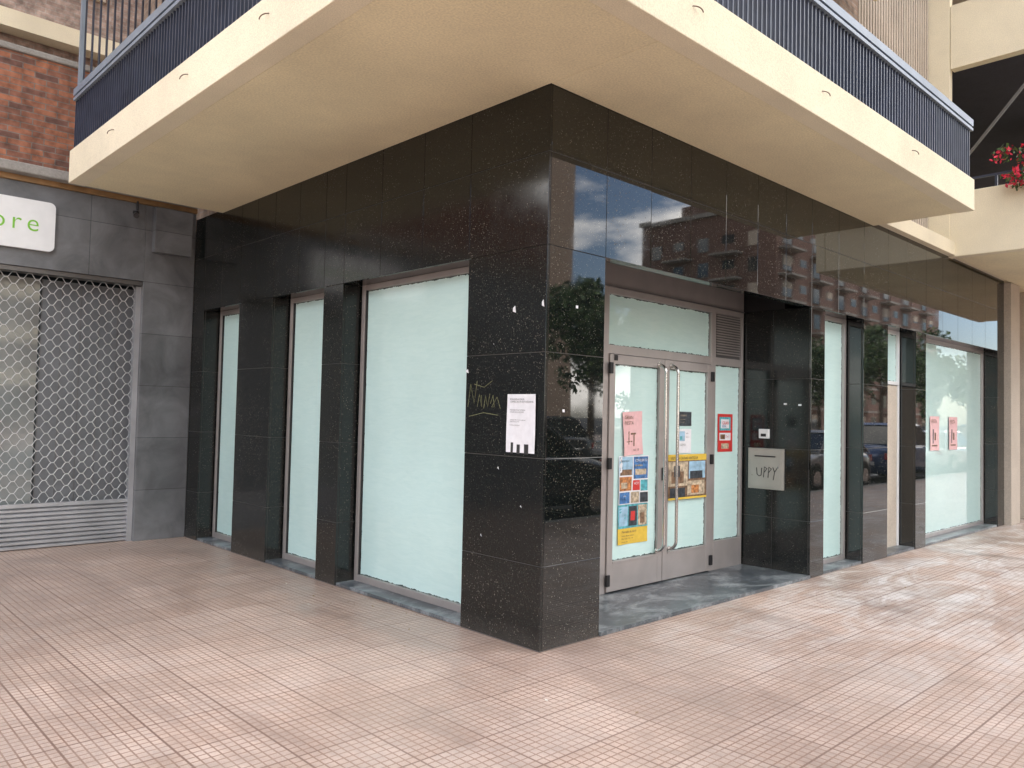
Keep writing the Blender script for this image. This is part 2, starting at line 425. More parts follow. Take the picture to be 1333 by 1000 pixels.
for hx in (2.33,2.53):
    pts=[]
    for k in range(9):
        a=k/8*math.pi/2; pts.append((hx,.745-.085*math.sin(a),.34+.08*(1-math.cos(a))))
    top=[(p[0],p[1],2.44-p[2]) for p in reversed(pts)]
    curve('door_pull_handle',[pts+top],.0155,STEEL,E,4)
    d=MB(); d.cyl((hx,.744,.34),(0,-1,0),.026,.01,STEEL); d.cyl((hx,.744,2.10),(0,-1,0),.026,.01,STEEL); d.obj('handle_rosette',E)
d=MB(); d.box(2.40,2.43,.728,.7445,1.0,1.12,BLACK); d.box(1.66,1.70,.735,.7445,2.1,2.15,BLACK); d.obj('door_lock',E)

# ------ balcony (first floor) & upper floors
BX,BY=-1.64,-1.06; BE_L=5.32; BE_R=5.46
def slab(bm,z,top=.30):
    bm.box(BX+.16,-.002,BY+.16,BE_L-.005,z,z+.2,CREAM)
    bm.box(.0,BE_R-.005,BY+.16,-.002,z,z+.2,CREAM)
    bm.box(BX,BX+.159,BY,BE_L,z-.003,z+top,CREAMF)
    bm.box(BX+.16,BE_R,BY,BY+.159,z-.003,z+top,CREAMF)
    bm.box(BX+.16,.0,BE_L-.14,BE_L+.003,z+.202,z+top,CREAMF)
    bm.box(BE_R-.14,BE_R+.003,BY+.16,.0,z+.202,z+top,CREAMF)
bal=MB(); slab(bal,3.885,.335)
bal.box(5.47,8.0,-.09,.3,3.925,4.11,CREAMF)
bal.box(8.0,10.66,-.06,.3,3.935,4.11,CREAMF)
bal.obj('balcony_slab',B,bevel=.006)
r=MB(); z0,z1=4.20,4.80
y=BY+.04
while y<BE_L: r.box(BX+.035,BX+.075,y,y+.014,z0+.02,z1,NAVY); y+=.062
x=BX+.1
while x<BE_R: r.box(x,x+.014,BY+.035,BY+.075,z0+.02,z1,NAVY); x+=.062
r.box(BX+.04,BX+.07,BY+.03,BE_L,z0+.03,z0+.055,NAVY); r.box(BX+.08,BE_R,BY+.04,BY+.07,z0+.03,z0+.055,NAVY)
r.box(BX+.01,BX+.10,BY+.01,BE_L,z1,z1+.07,RAILT); r.box(BX+.101,BE_R,BY+.01,BY+.10,z1,z1+.07,RAILT)
r.box(BX+.012,BX+.05,BY+.03,BE_L,z1-.05,z1-.02,RAILT); r.box(BX+.08,BE_R,BY+.012,BY+.05,z1-.05,z1-.02,RAILT)
x=BX+.11
while x<0: r.box(x,x+.014,BE_L-.06,BE_L-.03,z0+.02,z1,NAVY); x+=.062
y=BY+.1
while y<0: r.box(BE_R-.06,BE_R-.03,y,y+.014,z0+.02,z1,NAVY); y+=.062
r.box(BX+.1,0,BE_L-.08,BE_L-.01,z1,z1+.07,RAILT); r.box(BE_R-.08,BE_R-.01,BY+.1,0,z1,z1+.07,RAILT)
x=BX+.1
while x<-.3: r.box(x,x+.016,BE_L+.02,BE_L+.05,4.22,6.4,NAVY); x+=.07
r.box(BX+.06,BX+.095,BE_L+.01,BE_L+.06,4.22,6.4,RAILT)
r.obj('balcony_railing',B)
hk=[]
for (hx,hy) in [(BX,2.2),(BX,.9),(BX,3.9),(.12,BY),(1.85,BY),(3.67,BY)]:
    pts=[]
    for k in range(6):
        a=k/5*1.9
        dd=.035*math.sin(a); zz=4.09-.022*(1-math.cos(a))
        pts.append((hx-dd-.004,hy+.012*k,zz) if hx==BX else (hx+.012*k,hy-dd-.004,zz))
    hk.append([(hx+(.005 if hx==BX else 0),hy+(0 if hx==BX else .005),4.09)]+pts)
curve('drip_hooks',hk,.004,RUST,B)
u=MB()
u.box(.25,5.6,.25,10,3.925,14.5,BRO2)
u.box(5.605,7.985,.30,10,4.115,14.5,FLUTE)
x=5.62
while x<7.96: u.box(x,x+.05,.25,.305,4.112,14.4,FLUTE); x+=.085
u.box(8.001,16,1.6,10,4.101,14.5,BRO2)
u.box(7.99,8.10,-.02,1.595,4.111,14.5,CREAMF)
for k in range(1,5):
    z=3.905+2.65*k
    slab(u,z,.315)
    u.box(BX+.03,BX+.06,BY+.03,BE_L,z+.32,z+.95,NAVY); u.box(BX+.07,BE_R,BY+.03,BY+.06,z+.32,z+.95,NAVY)
    u.box(8.0+.001*k,16,-1.9,-1.75,z,z+.9 if k<4 else z+.3,CREAMF); u.box(8.001,8.15,-1.749,-.03,z,z+.9,CREAMF)
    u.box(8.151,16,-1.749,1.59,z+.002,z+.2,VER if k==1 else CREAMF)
    for xx in (1,3.2): u.box(xx,xx+1.4,.22,.27,z-2.3,z-.3,DARKG)
    for yy in (1.2,3.6): u.box(.22,.27,yy,yy+1.4,z-2.3,z-.3,DARKG)
for xx in (8.6,11.2): u.box(xx,xx+1.9,1.55,1.599,4.2,6.3,DARKG)
u.box(8.2,10.5,1.40,1.54,4.12,6.5,VER)  # dark sheet across the back, painting the veranda's shadowed depth
u.box(10.6,13,-.6,-.5,4.81,6.52,BRO)
u.hexa([(8.16,-.10,5.2),(8.20,-.10,5.2),(8.20,-.06,5.2),(8.16,-.06,5.2),(8.16,-1.2,6.5),(8.20,-1.2,6.5),(8.20,-1.16,6.5),(8.16,-1.16,6.5)],ALUD)
u.obj('upper_storeys',B)
fb=MB(); fb.box(8.0,16,-1.9,-1.75,3.905,4.80,CREAMF); fb.box(8.0,8.15,-1.749,-.0,3.905,4.80,CREAMF); fb.box(8.151,16,-1.749,-.065,3.907,4.1,CREAM); fb.box(10.67,16,-.064,1.58,3.907,4.1,CREAM)
fb.obj('balcony_parapet',B,bevel=.012)
fr=MB()
fr.box(8.02,8.05,-1.88,-.2,4.95,4.98,NAVY)
for k in range(6): fr.box(8.02,8.05,-1.8+k*.3,-1.77+k*.3,4.8,4.95,NAVY)
fr.obj('parapet_rail',B)
e=MB()
e.box(10.66,11.15,-.10,.5,0,3.90,BEIGE)
e.box(11.151,11.9,.25,.5,0,3.9,BEIGE); e.box(11.901,12.3,-.10,.5,0,3.9,BEIGE)
e.box(12.301,18,.2,.5,0,3.9,BRO2); e.box(12.3,18,.501,9,0,3.9,BEIGE)
e.box(11.2,11.85,.20,.249,.02,2.5,ALUD)
for k in range(6): e.box(11.22+k*.1,11.25+k*.1,.17,.199,.05,2.45,WHT)
e.obj('end_pilaster',B,bevel=.008)

# ---------------------------------------------------------------- neighbouring shop (faces -Y at y=6.1)
N=empty('neighbouring_shop_building')
n=MB(); yy=6.1
n.box(-.60,-.001,yy,yy+.3,0,4.0,GT)
n.box(-4.6,-.601,yy,yy+.3,3.08,4.0,GT); n.box(-9,-4.601,yy,yy+.3,0,4.0,GT)
n.box(-9,-.001,yy+.301,12,3.1,4.0,CONC)
n.box(-9,.28,yy+.50,12,0,3.09,CONC)
n.box(-.52,-.08,yy-.10,yy-.001,3.44,3.98,GT)
n.obj('tile_wall',N,bevel=.004)
n=MB(); n.box(-9,-.001,yy-.03,yy+.3,4.002,4.06,WOOD); n.obj('wood_trim',N)
n=MB(); n.box(-9,-.001,yy-.16,yy+.3,4.062,4.17,CONC); n.box(-9,-.001,yy-.12,yy+.15,5.36,5.43,CONC); n.obj('concrete_ledge',N,bevel=.015)
n=MB(); n.box(-9,-.001,yy-.09,yy+.12,4.172,5.358,BRX); n.obj('brick_parapet',N)
n=MB(); n.box(-9,.24,9.2,20,4.0,17,BRP)
n.box(-2.35,-2.05,8.95,9.19,4.0,17,BEIGE)
for k in range(4):
    z=4.8+k*2.9
    for x in (-8,-5.4,-1.6): n.box(x,x+1.3,9.13,9.2,z,z+1.5,FLUTE)
    n.box(-9,.2,8.9,9.19,z+2.0,z+2.25,CREAMF)
n.obj('setback_storeys',N)
n=MB(); n.box(-4.6,-.6,yy+.32,yy+.36,0,3.09,DARKG)
INT=simple('grey_shop_glazing',(.22,.24,.235),.05,0,.45,1.0,spec=.9)
PNL=simple('grey_vinyl_panel',(.165,.175,.185),.4,0,.12,4)
n.box(-4.59,-1.62,yy+.26,yy+.318,.05,3.0,INT); n.box(-1.60,-.61,yy+.25,yy+.318,.05,3.0,PNL)
for k in range(5): n.box(-1.60+k*.2,-1.594+k*.2,yy+.246,yy+.2499,.05,3.0,ALUD)
n.obj('shop_front_glazing',N)
R=empty('roller_shutter'); R.parent=N
n=MB(); z=.0
while z<.46:
    b=len(n.v)
    pr=[(yy+.10,z+.002),(yy+.080,z+.014),(yy+.080,z+.036),(yy+.10,z+.048),(yy+.112,z+.04),(yy+.112,z+.008)]
    n.v+=[(-4.58,p[0],p[1]) for p in pr]+[(-.62,p[0],p[1]) for p in pr]
    L=6
    for k in range(L): n.f.append((b+k,b+(k+1)%L,b+L+(k+1)%L,b+L+k)); n.m.append(n.mi(SLAT))
    z+=.05
n.box(-4.58,-.62,yy+.07,yy+.12,.46,.50,SLAT)
n.obj('shutter_slats',R)
lines=[]; row=.070; per=.15; z=.52; j=0
while z<3.05:
    ln=[]; x=-4.58; ph=0 if j%2==0 else math.pi
    while x<-.62:
        t=(x/per)*2*math.pi+ph
        ln.append((x,yy+.095,z+row*.5*max(-.9,min(.9,1.2*math.sin(t))))); x+=per/10
    lines.append(ln); z+=row*.93; j+=1
curve('shutter_lattice',lines,.0042,LINKM,R,1)
n=MB(); n.box(-.66,-.602,yy+.06,yy+.14,0,3.02,SLAT); n.box(-4.598,-4.55,yy+.06,yy+.14,0,3.02,SLAT); n.box(-4.6,-.601,yy+.02,yy+.2,3.03,3.078,ALUD); n.obj('shutter_guide',R)

SG=empty('shop_sign')
prof=[]; x0,x1,z0,z1,rr=-3.1,-1.57,3.27,3.81,.06
for cx,cz,a0 in ((x1-rr,z0+rr,-90),(x1-rr,z1-rr,0),(x0+rr,z1-rr,90),(x0+rr,z0+rr,180)):
    for k in range(7):
        a=math.radians(a0+k*15); prof.append((cx+rr*math.cos(a),cz+rr*math.sin(a)))
q=MB(); q.prism(prof,yy-.05,yy-.002,WHT); q.obj('sign_board',SG)
GREEN=simple('green_vinyl',(.20,.52,.04),.4,0,.05)
text('sign_lettering','amore',(-1.72,yy-.0515,3.47),(math.pi/2,0,0),.27,GREEN,SG,'RIGHT',ext=.001,bold=-.002).data.space_character=1.3
SC=MB(); SC.cyl((-.72,yy-.01,3.90),(0,0,-1),.035,.03,BLACK); SC.cyl((-.72,yy-.02,3.855),(-.3,-1,-.3),.03,.11,BLACK); SC.cyl((-.72,yy-.06,3.9),(0,0,1),.012,.11,BLACK)
SC.obj('security_camera')

# ---------------------------------------------------------------- papers, posters, mailbox
def col(name,c,r=.5,var=.06,sc=20): return simple(name,c,r,0,var,sc)
PAP=col('white_paper',(.80,.80,.82)); INK=col('black_ink',(.03,.03,.03)); PINK=col('pink_paper',(.80,.50,.50))
YEL=col('yellow_print',(.76,.52,.07)); BLU=col('blue_print',(.06,.17,.38),var=.6,sc=28); RED=col('red_print',(.60,.04,.035),var=.1)
TEAL=col('teal_print',(.10,.40,.45),var=.4,sc=30); ORG=col('orange_print',(.48,.20,.07),var=.6,sc=34); BRN=col('brown_print',(.20,.12,.07),var=.6,sc=30)
TAN=col('tan_print',(.50,.41,.29),var=.5,sc=26); SKY=col('skyblue_print',(.33,.52,.66),var=.25,sc=14); DRK=col('dark_print',(.04,.05,.06),var=.6,sc=26)
def sheet(name,p,u,n,w,h,base,els=(),rot=0,curl=.004,texts=()):
    p=Vector(p);u=Vector(u);n=Vector(n); up=V(0,0,1)
    if rot:
        R_=Matrix.Rotation(rot,3,n); u=R_@u; up=R_@up
    e=empty(name,p)
    def grid(u0,v0,u1,v1,off,mat,nm):
        NX,NY=6,8; vs=[];fs=[]
        for j in range(NY+1):
            for i in range(NX+1):
                a=u0+(u1-u0)*i/NX; b=v0+(v1-v0)*j/NY
                d=off+curl*(abs(a-.5)*2)**3*(1-b*.5)+curl*.3*math.sin(9*a+5*b)+curl*.3
                vs.append(tuple(u*(a*w)+up*(b*h)+n*d))
        for j in range(NY):
            for i in range(NX):
                k=j*(NX+1)+i; fs.append((k,k+1,k+NX+2,k+NX+1))
        me=bpy.data.meshes.new(nm); me.from_pydata(vs,[],fs); me.materials.append(mat)
        me.polygons.foreach_set('use_smooth',[True]*len(fs))
        o=bpy.data.objects.new(nm,me); COL.objects.link(o); o.parent=e
    grid(0,0,1,1,.0008,base,'paper')
    for i,(a,b,c,d,mt) in enumerate(els): grid(a,b,c,d,.0016+.0003*i,mt,'printed_area')
    zr=math.atan2(u.y,u.x)
    for (a,b,body,size,mt) in texts:
        q=u*(a*w)+up*(b*h)+n*(.0065+curl*.6)
        text('printed_text',body,q,(math.pi/2,0,zr),size,mt,e,space=1.1,ext=0.0)
    return e
sheet('paper_notice',(-.003,.36,1.33),-Y,-X,.285,.41,PAP,[(.16,-.02,.24,.17,INK),(.36,-.02,.47,.14,INK),(.62,-.02,.78,.15,INK)],
 curl=.006,texts=[(.12,.90,'SE ALQUILA LOCAL\nCOMERCIAL EN ESTA ESQUINA',.0165,INK),(.12,.72,'Interesados llamar al telefono\nindicado, horario de tarde',.013,INK),(.12,.55,'Superficie 180 m2, tres escaparates\nsalida de humos, aseo\n\nConsultar condiciones',.011,INK)])
yd=.768
sheet('pink_poster',(1.83,yd,1.24),X,-Y,.28,.40,PINK,[(.30,.25,.36,.55,BRN),(.42,.47,.68,.51,BRN),(.55,.2,.60,.5,BRN),(.2,.3,.5,.33,BRN)],rot=.05,curl=.014,texts=[(.08,.84,'GRAN\nFIESTA',.045,BRN),(.5,.1,'sab. 18',.03,BRN)])
sheet('collage_poster',(1.77,yd,.80),X,-Y,.44,.44,PAP,[(.02,.60,.47,.98,SKY),(.05,.60,.44,.72,BRN),(.5,.52,.98,.98,BLU),(.55,.60,.93,.72,TAN),(.02,.28,.44,.57,ORG),(.08,.33,.3,.45,TAN),(.48,.28,.71,.49,RED),(.74,.26,.98,.49,TEAL),(.02,.02,.38,.25,BLU),(.42,.02,.69,.25,TAN),(.72,.02,.98,.23,DRK)],curl=.008,
 texts=[(.53,.88,'CONCIERTO',.032,PAP),(.53,.78,'de verano',.028,YEL),(.06,.88,'Excursion',.03,DRK),(.5,.40,'HOY',.035,PAP),(.05,.16,'cine club',.024,PAP)])
sheet('collage_poster',(1.77,yd,.585),X,-Y,.44,.213,TEAL,[(.03,.1,.33,.92,SKY),(.36,.08,.64,.92,DRK),(.43,.3,.57,.7,RED),(.67,.06,.97,.94,TAN),(.74,.15,.9,.6,BRN)],curl=.006)
sheet('yellow_poster',(1.77,yd,.44),X,-Y,.44,.143,YEL,curl=.006,texts=[(.12,.72,'Mercado de Abril',.030,BRN),(.12,.5,'musica, talleres, artesania',.018,BRN),(.12,.32,'Plaza Mayor  10h - 14h',.018,BRN),(.12,.12,'entrada libre',.018,BRN)])
sheet('dark_notice',(2.70,yd,1.52),X,-Y,.22,.14,DRK,curl=.003,texts=[(.1,.68,'HORARIO',.024,TAN),(.1,.42,'lunes a viernes',.014,TAN),(.1,.22,'9:30 - 14:00',.014,TAN)])
sheet('paper_notice',(2.70,yd,1.25),X,-Y,.22,.24,PAP,[(.08,.50,.5,.9,SKY),(.12,.55,.3,.7,TEAL)],curl=.003,texts=[(.55,.8,'aviso',.02,INK),(.55,.65,'importante',.013,INK),(.08,.36,'El local permanecera\ncerrado por reforma',.012,INK)])
sheet('yellow_poster',(2.50,yd-.024,.80),X,-Y,.66,.44,BRN,[(0,.86,1,1,YEL),(.0,.30,.50,.84,TAN),(.08,.36,.40,.62,BRN),(.15,.5,.3,.75,DRK),(.53,.45,.97,.84,SKY),(.56,.45,.9,.62,DRK),(.5,.08,.95,.40,TAN),(.6,.12,.8,.3,ORG),(.04,.05,.44,.26,DRK),(0,0,1,.045,YEL)],curl=.004,texts=[(.05,.89,'VISITA LA CIUDAD ANTIGUA',.036,DRK)])
sheet('red_poster',(3.44,yd+.02,1.25),X,-Y,.29,.40,RED,[(.12,.56,.88,.92,TEAL),(.22,.62,.78,.86,PAP),(.12,.30,.88,.50,PAP),(.18,.33,.5,.46,BRN),(.25,.08,.75,.22,TAN)],curl=.004,texts=[(.28,.72,'GRAN',.048,RED),(.28,.64,'RIFA',.04,BLU),(.52,.38,'2 x 1',.035,RED)])
for xx in (7.95,8.72):
    sheet('pink_poster',(xx,.215,1.22),X,-Y,.36,.48,PINK,[(.32,.2,.42,.62,DRK),(.5,.3,.66,.52,BRN),(.2,.12,.8,.16,BRN)],curl=.006,texts=[(.1,.80,'FIESTA',.075,BRN)])
MBX=empty('wall_mailbox')
PLATE=simple('matt_steel_plate',(.42,.405,.36),.4,.25,.06,6)
q=MB(); q.box(3.885,3.919,.28,.68,.865,1.295,PLATE); q.box(3.878,3.8845,.30,.66,.885,1.275,PLATE); q.box(3.872,3.8775,.36,.60,1.205,1.218,BLACK); q.cyl((3.8775,.33,1.10),(-1,0,0),.01,.006,STEEL)
q.obj('mailbox_body',MBX,bevel=.003)
def strokes(name,fn,lst,r,mat,par=None):
    return curve(name,[[fn(a,b) for a,b in l] for l in lst],r,mat,par,1)
fn=lambda a,b:(3.8775,.63-a*.30,1.0+b*.11)
strokes('marker_tag',fn,[[(0,.05),(.02,.07)],[(.18,.8),(.2,.15),(.28,0),(.36,.1),(.38,.8)],[(.45,-.1),(.48,.9),(.58,.75),(.48,.4)],[(.62,-.1),(.65,.9),(.75,.75),(.65,.4)],[(.8,.9),(.87,.45)],[(1.0,1),(.87,.45),(.82,-.3)]],.0045,INK,MBX)
q=MB(); q.box(3.885,3.919,.45,.56,1.40,1.50,WHT); q.box(3.881,3.8848,.475,.535,1.42,1.45,BLACK); q.obj('door_entry_sensor',bevel=.004)
GRF=simple('yellow_chalk_paint',(.18,.185,.09),.8,0,.5,60)
fn=lambda a,b:(-.0005,.80-a*.36,1.60+b*.24)
strokes('graffiti_tag',fn,[[(0,.2),(.08,.9),(.2,.3),(.28,1)],[(.3,.2),(.36,.6),(.44,.2),(.42,.55)],[(.5,.15),(.55,.55),(.62,.2),(.68,.6)],[(.7,.3),(.78,.55),(.82,.2),(.74,.2),(.9,.5),(1,.15)],[(.05,-.1),(.5,.02),(.95,-.05)],[(.2,.9),(.5,.8),(.75,1.0)]],.0026,GRF,B)
tp=MB()
for (a,z,w,h) in [(.30,2.32,.03,.05),(.02,2.34,.022,.05),(.80,1.9,.03,.03),(.44,1.20,.015,.02),(.2,.95,.015,.015),(.61,.7,.012,.02),(.52,2.1,.01,.012)]:
    tp.hexa([(-.0022,a,z),(-.0022,a+w,z+.01),(-.0008,a+w,z+.01),(-.0008,a,z),(-.0022,a+.008,z+h),(-.0022,a+w,z+h*.7),(-.0008,a+w,z+h*.7),(-.0008,a+.008,z+h)],PAP)
for (x_,z) in [(.18,1.62),(.30,2.36)]:
    tp.box(x_,x_+.022,-.0022,-.0006,z,z+.02,PAP)
for (y_,z) in [(.10,1.75),(.26,1.76)]:
    tp.box(3.9175,3.9192,y_,y_+.035,z,z+.018,PAP)
tp.obj('tape_scraps',B)

def leafcloud(c,rad,nl,size,mats,seed=1,ncl=26):
    rnd=random.Random(seed); b=MB()
    cl=[(Vector((rnd.gauss(0,.45)*rad[0],rnd.gauss(0,.45)*rad[1],rnd.gauss(0,.42)*rad[2])),rnd.uniform(.25,.5)) for _ in range(ncl)]
    for i in range(nl):
        q,s_=rnd.choice(cl)
        d=Vector((rnd.gauss(0,1),rnd.gauss(0,1),rnd.gauss(0,1))).normalized()*(rnd.random()**.45)*s_
        p=Vector(c)+q+Vector((d.x*rad[0],d.y*rad[1],d.z*rad[2]))
        a=Vector((rnd.gauss(0,1),rnd.gauss(0,1),rnd.gauss(0,.6))).normalized(); t=a.orthogonal().normalized(); t=Matrix.Rotation(rnd.random()*6.3,3,a)@t; w=a.cross(t)
        z=size*rnd.uniform(.6,1.3); k=len(b.v)
        b.v+=[tuple(p-t*z),tuple(p+w*z*.5),tuple(p+t*z),tuple(p-w*z*.5)]; b.f.append((k,k+1,k+2,k+3)); b.m.append(b.mi(rnd.choice(mats)))
    return b
LF1=simple('leaf_green',(.05,.10,.025),.55,0,.35,3); LF2=simple('leaf_green_light',(.10,.16,.04),.55,0,.3,3); LF3=simple('leaf_green_dark',(.025,.055,.018),.6,0,.3,3)
PET=simple('red_petals',(.70,.03,.07),.6,0,.2,10)
F=empty('potted_geranium')
q=leafcloud((7.86,-1.2,4.90),(.16,.45,.36),2200,.034,[LF1,LF2,LF1,PET,PET,PET],seed=4); q.obj('foliage_and_blooms',F)
q=MB(); q.box(7.84,7.995,-1.7,-1.0,4.66,4.80,simple('dark_planter',(.07,.09,.05),.7)); q.obj('planter_box',F,bevel=.01)

# ---------------------------------------------------------------- trees
BK=simple('bark',(.14,.10,.07),.9,0,.3,12,bump=.6,bs=30)
def make_tree_mesh(seed):
    rnd=random.Random(seed)
    b=leafcloud((0,0,5.0),(2.4,2.4,1.9),5200,.14,[LF1,LF2,LF3,LF1],seed=seed)
    b.cyl((0,0,0),(0.02,0.01,1),.16,3.0,BK,12,.11)
    for k in range(7):
        a=k*.9+rnd.random(); d=Vector((math.cos(a),math.sin(a),rnd.uniform(.8,1.6)))
        b.cyl((0.04,0.02,2.5+rnd.random()*.7),d,.065,rnd.uniform(1.8,2.8),BK,8,.015)
    return b
tm=[]
for sd in (3,9):
    o=make_tree_mesh(sd).obj('street_tree'); tm.append(o)
tm[0].location=(9,-15.9,0); tm[1].location=(19,-15.9,0); tm[1].rotation_euler=(0,0,2)
for i,(x,y,s_) in enumerate([(29,-16,1.05),(38,-15.9,.9),(47,-16,1.1),(57,-16,1),(66,-16,.95),(-2,-16,1),(-14,-15.8,1.1),(34,-27,1.15),(46,-30,1.25),(54,-27,1.1),(62,-31,1.2),(24,-28,1.1)]):
    o=bpy.data.objects.new('street_tree',tm[i%2].data); COL.objects.link(o); o.location=(x,y,0); o.scale=(s_,)*3; o.rotation_euler=(0,0,i*1.3)
# ---------------------------------------------------------------- opposite buildings
def block(name,x0,x1,y0,y1,h,wall,bal_mat,fl=2.9,slabm=None,surr=None):
    slabm=slabm or CREAMF; surr=surr or CREAMF
    e=empty(name); w=MB(); w.box(x0,x1,y0,y1,0,h,wall); w.box(x0-.3,x1+.3,y0-.3,y1+.3,h+.001,h+.5,CONC)
    w.box(x0+4,x0+9,y0+3,y1-3,h+.501,h+3,wall); w.obj('walls',e)
    g=MB(); nf=int(h/fl); rnd=random.Random(name)
    SH=FLUTE
    for k in range(nf):
        z=.6+k*fl
        a=x0+1.5; i=0
        while a<x1-2:
            g.box(a-.06,a+1.46,y1-.02,y1+.05,z-.06,z+1.66,surr); g.box(a,a+1.4,y1,y1+.08,z,z+1.6,DARKG)
            if rnd.random()<.6: g.box(a,a+1.4,y1,y1+.09,z+rnd.choice((.5,.9,1.1)),z+1.602,SH)
            if i%2==0 and k>0:
                g.box(a-1.0,a+2.4,y1,y1+1.3,z-.75,z-.55,slabm); g.box(a-1.0,a+2.4,y1+1.2,y1+1.3,z-.549,z+.3,bal_mat)
            a+=3.4; i+=1
        for sgn,xx in ((-1,x0),(1,x1)):
            a=y0+1.5;i=0
            while a<y1-2:
                g.box(xx-.08,xx+.08,a,a+1.4,z,z+1.6,DARKG if rnd.random()<.6 else SH)
                if i%2==1 and k>0:
                    g.box(xx,xx+sgn*1.3,a-1,a+2.4,z-.75,z-.55,slabm); g.box(xx+sgn*1.2,xx+sgn*1.3,a-1,a+2.4,z-.549,z+.3,bal_mat)
                a+=3.2;i+=1
    g.obj('windows_and_balconies',e); return e
block('brick_apartment_tower',75,125,-56,-38,25,BRT,BRT,slabm=CONC,surr=CONC)
block('apartment_block',6,50,-62,-45,29,BRO2,CREAMF)
block('apartment_block',-70,-8,-60,-46,20,BRP,BRO)
block('low_shop_building',52,72,-78,-66,8,BEIGE,CREAMF)
block('apartment_block',-75,-58,-20,34,17,BRO,CREAMF)
block('apartment_block',20,60,4,16,20,BRP,CREAMF)

# ---------------------------------------------------------------- cars
GLS=simple('car_glass',(.012,.015,.017),.03,0,.1,spec=.8); LAMP=simple('lamp_lens',(.7,.7,.68),.1,0,.05); TAIL=simple('tail_lens',(.4,.02,.02),.15,0,.05)
PLT=simple('plate',(.7,.7,.68),.4)
def car(loc,paint,rot=0,suv=False):
    e=empty('parked_car',loc); e.rotation_euler=(0,0,rot)
    hh=.14 if suv else 0
    body=[(-2.1,.32),(-2.14,.55),(-2.1,.80+hh),(-1.9,.93+hh),(-1.0,.96+hh),(0,.95+hh),(.95,.93+hh),(1.75,.80+hh),(2.08,.66+hh),(2.15,.5),(2.1,.30)]
    W=.88
    me=bpy.data.meshes.new('body'); bm=bmesh.new()
    N_=28; ring=[]
    def top(x):
        for (a,za),(c,zc) in zip(body[2:9],body[3:10]):
            if a<=x<=c: return za+(zc-za)*(x-a)/(c-a)
        return .6
    for i in range(N_+1):
        x=-2.12+4.24*i/N_
        zt=top(max(-2.1,min(2.08,x))); endf=1-.16*(abs(x)/2.12)**6; w=W*endf
        pts=[(w*.86,.26),(w*.98,.34),(w,.55),(w*.985,zt-.16),(w*.93,zt-.03),(w*.78,zt),(0,zt+.025),(-w*.78,zt),(-w*.93,zt-.03),(-w*.985,zt-.16),(-w,.55),(-w*.98,.34),(-w*.86,.26)]
        ring.append([bm.verts.new((x,p[0],p[1])) for p in pts])
    for i in range(N_):
        for k in range(13): bm.faces.new((ring[i][k],ring[i+1][k],ring[i+1][(k+1)%13],ring[i][(k+1)%13]))
    bm.faces.new(ring[0]); bm.faces.new(list(reversed(ring[-1])))
    bmesh.ops.recalc_face_normals(bm,faces=bm.faces); bm.to_mesh(me); bm.free(); me.materials.append(paint)
    me.polygons.foreach_set('use_smooth',[True]*len(me.polygons))
    o=bpy.data.objects.new('body',me); COL.objects.link(o); o.parent=e
    z0=.93+hh; z1=1.44+hh*1.6
    g=MB(); bx0,bx1,tx0,tx1=-1.85,1.05,-1.35,.25
    g.hexa([(bx0,-.80,z0),(bx1,-.80,z0),(bx1,.80,z0),(bx0,.80,z0),(tx0,-.62,z1),(tx1,-.62,z1),(tx1,.62,z1),(tx0,.62,z1)],GLS); g.obj('windows',e,bevel=.05)
    r=MB(); r.hexa([(tx0-.06,-.645,z1-.02),(tx1+.07,-.645,z1-.02),(tx1+.07,.645,z1-.02),(tx0-.06,.645,z1-.02),(tx0+.1,-.56,z1+.045),(tx1-.05,-.56,z1+.045),(tx1-.05,.56,z1+.045),(tx0+.1,.56,z1+.045)],paint)
    for s_ in (-1,1):
        for (xa,xb) in ((bx0,tx0),(-.42,-.42),(bx1,tx1)):
            r.hexa([(xa-.045,s_*.79,z0-.02),(xa+.045,s_*.79,z0-.02),(xa+.045,s_*.81,z0-.02),(xa-.045,s_*.81,z0-.02),(xb-.04,s_*.62,z1),(xb+.04,s_*.62,z1),(xb+.04,s_*.64,z1),(xb-.04,s_*.64,z1)],paint)
        r.box(.72,.86,s_*.84,s_*1.0,z0-.0,z0+.12,paint)
    r.obj('roof_and_pillars',e,bevel=.015)
    w=MB()
    for x in (-1.33,1.33):
        for s_ in (-1,1):
            w.cyl((x,s_*.68,.32),(0,s_,0),.39,.207,BLACK,24)
            w.cyl((x,s_*.70,.32),(0,s_,0),.32,.205,RUBBER,28); w.cyl((x,s_*.82,.32),(0,s_,0),.20,.095,STEEL,20)
    w.obj('wheels',e)
    l=MB()
    for s_ in (-1,1):
        l.box(1.93,2.09,s_*.5,s_*.76,.60,.72,LAMP); l.box(-2.13,-2.05,s_*.55,s_*.76,.68,.86,TAIL)
    l.box(2.10,2.135,-.5,.5,.38,.52,BLACK); l.box(2.136,2.142,-.26,.26,.42,.51,PLT); l.box(-2.145,-2.12,-.26,.26,.5,.6,PLT)
    l.obj('lamps_and_plates',e,bevel=.01)
    return e
def paint(n,c): return simple(n,c,.25,.3,.02,3,coat=1)
P=[paint('paint_graphite',(.035,.04,.045)),paint('paint_silver',(.42,.43,.44)),paint('paint_red',(.33,.02,.015)),paint('paint_white',(.72,.72,.7)),paint('paint_blue',(.03,.07,.18))]
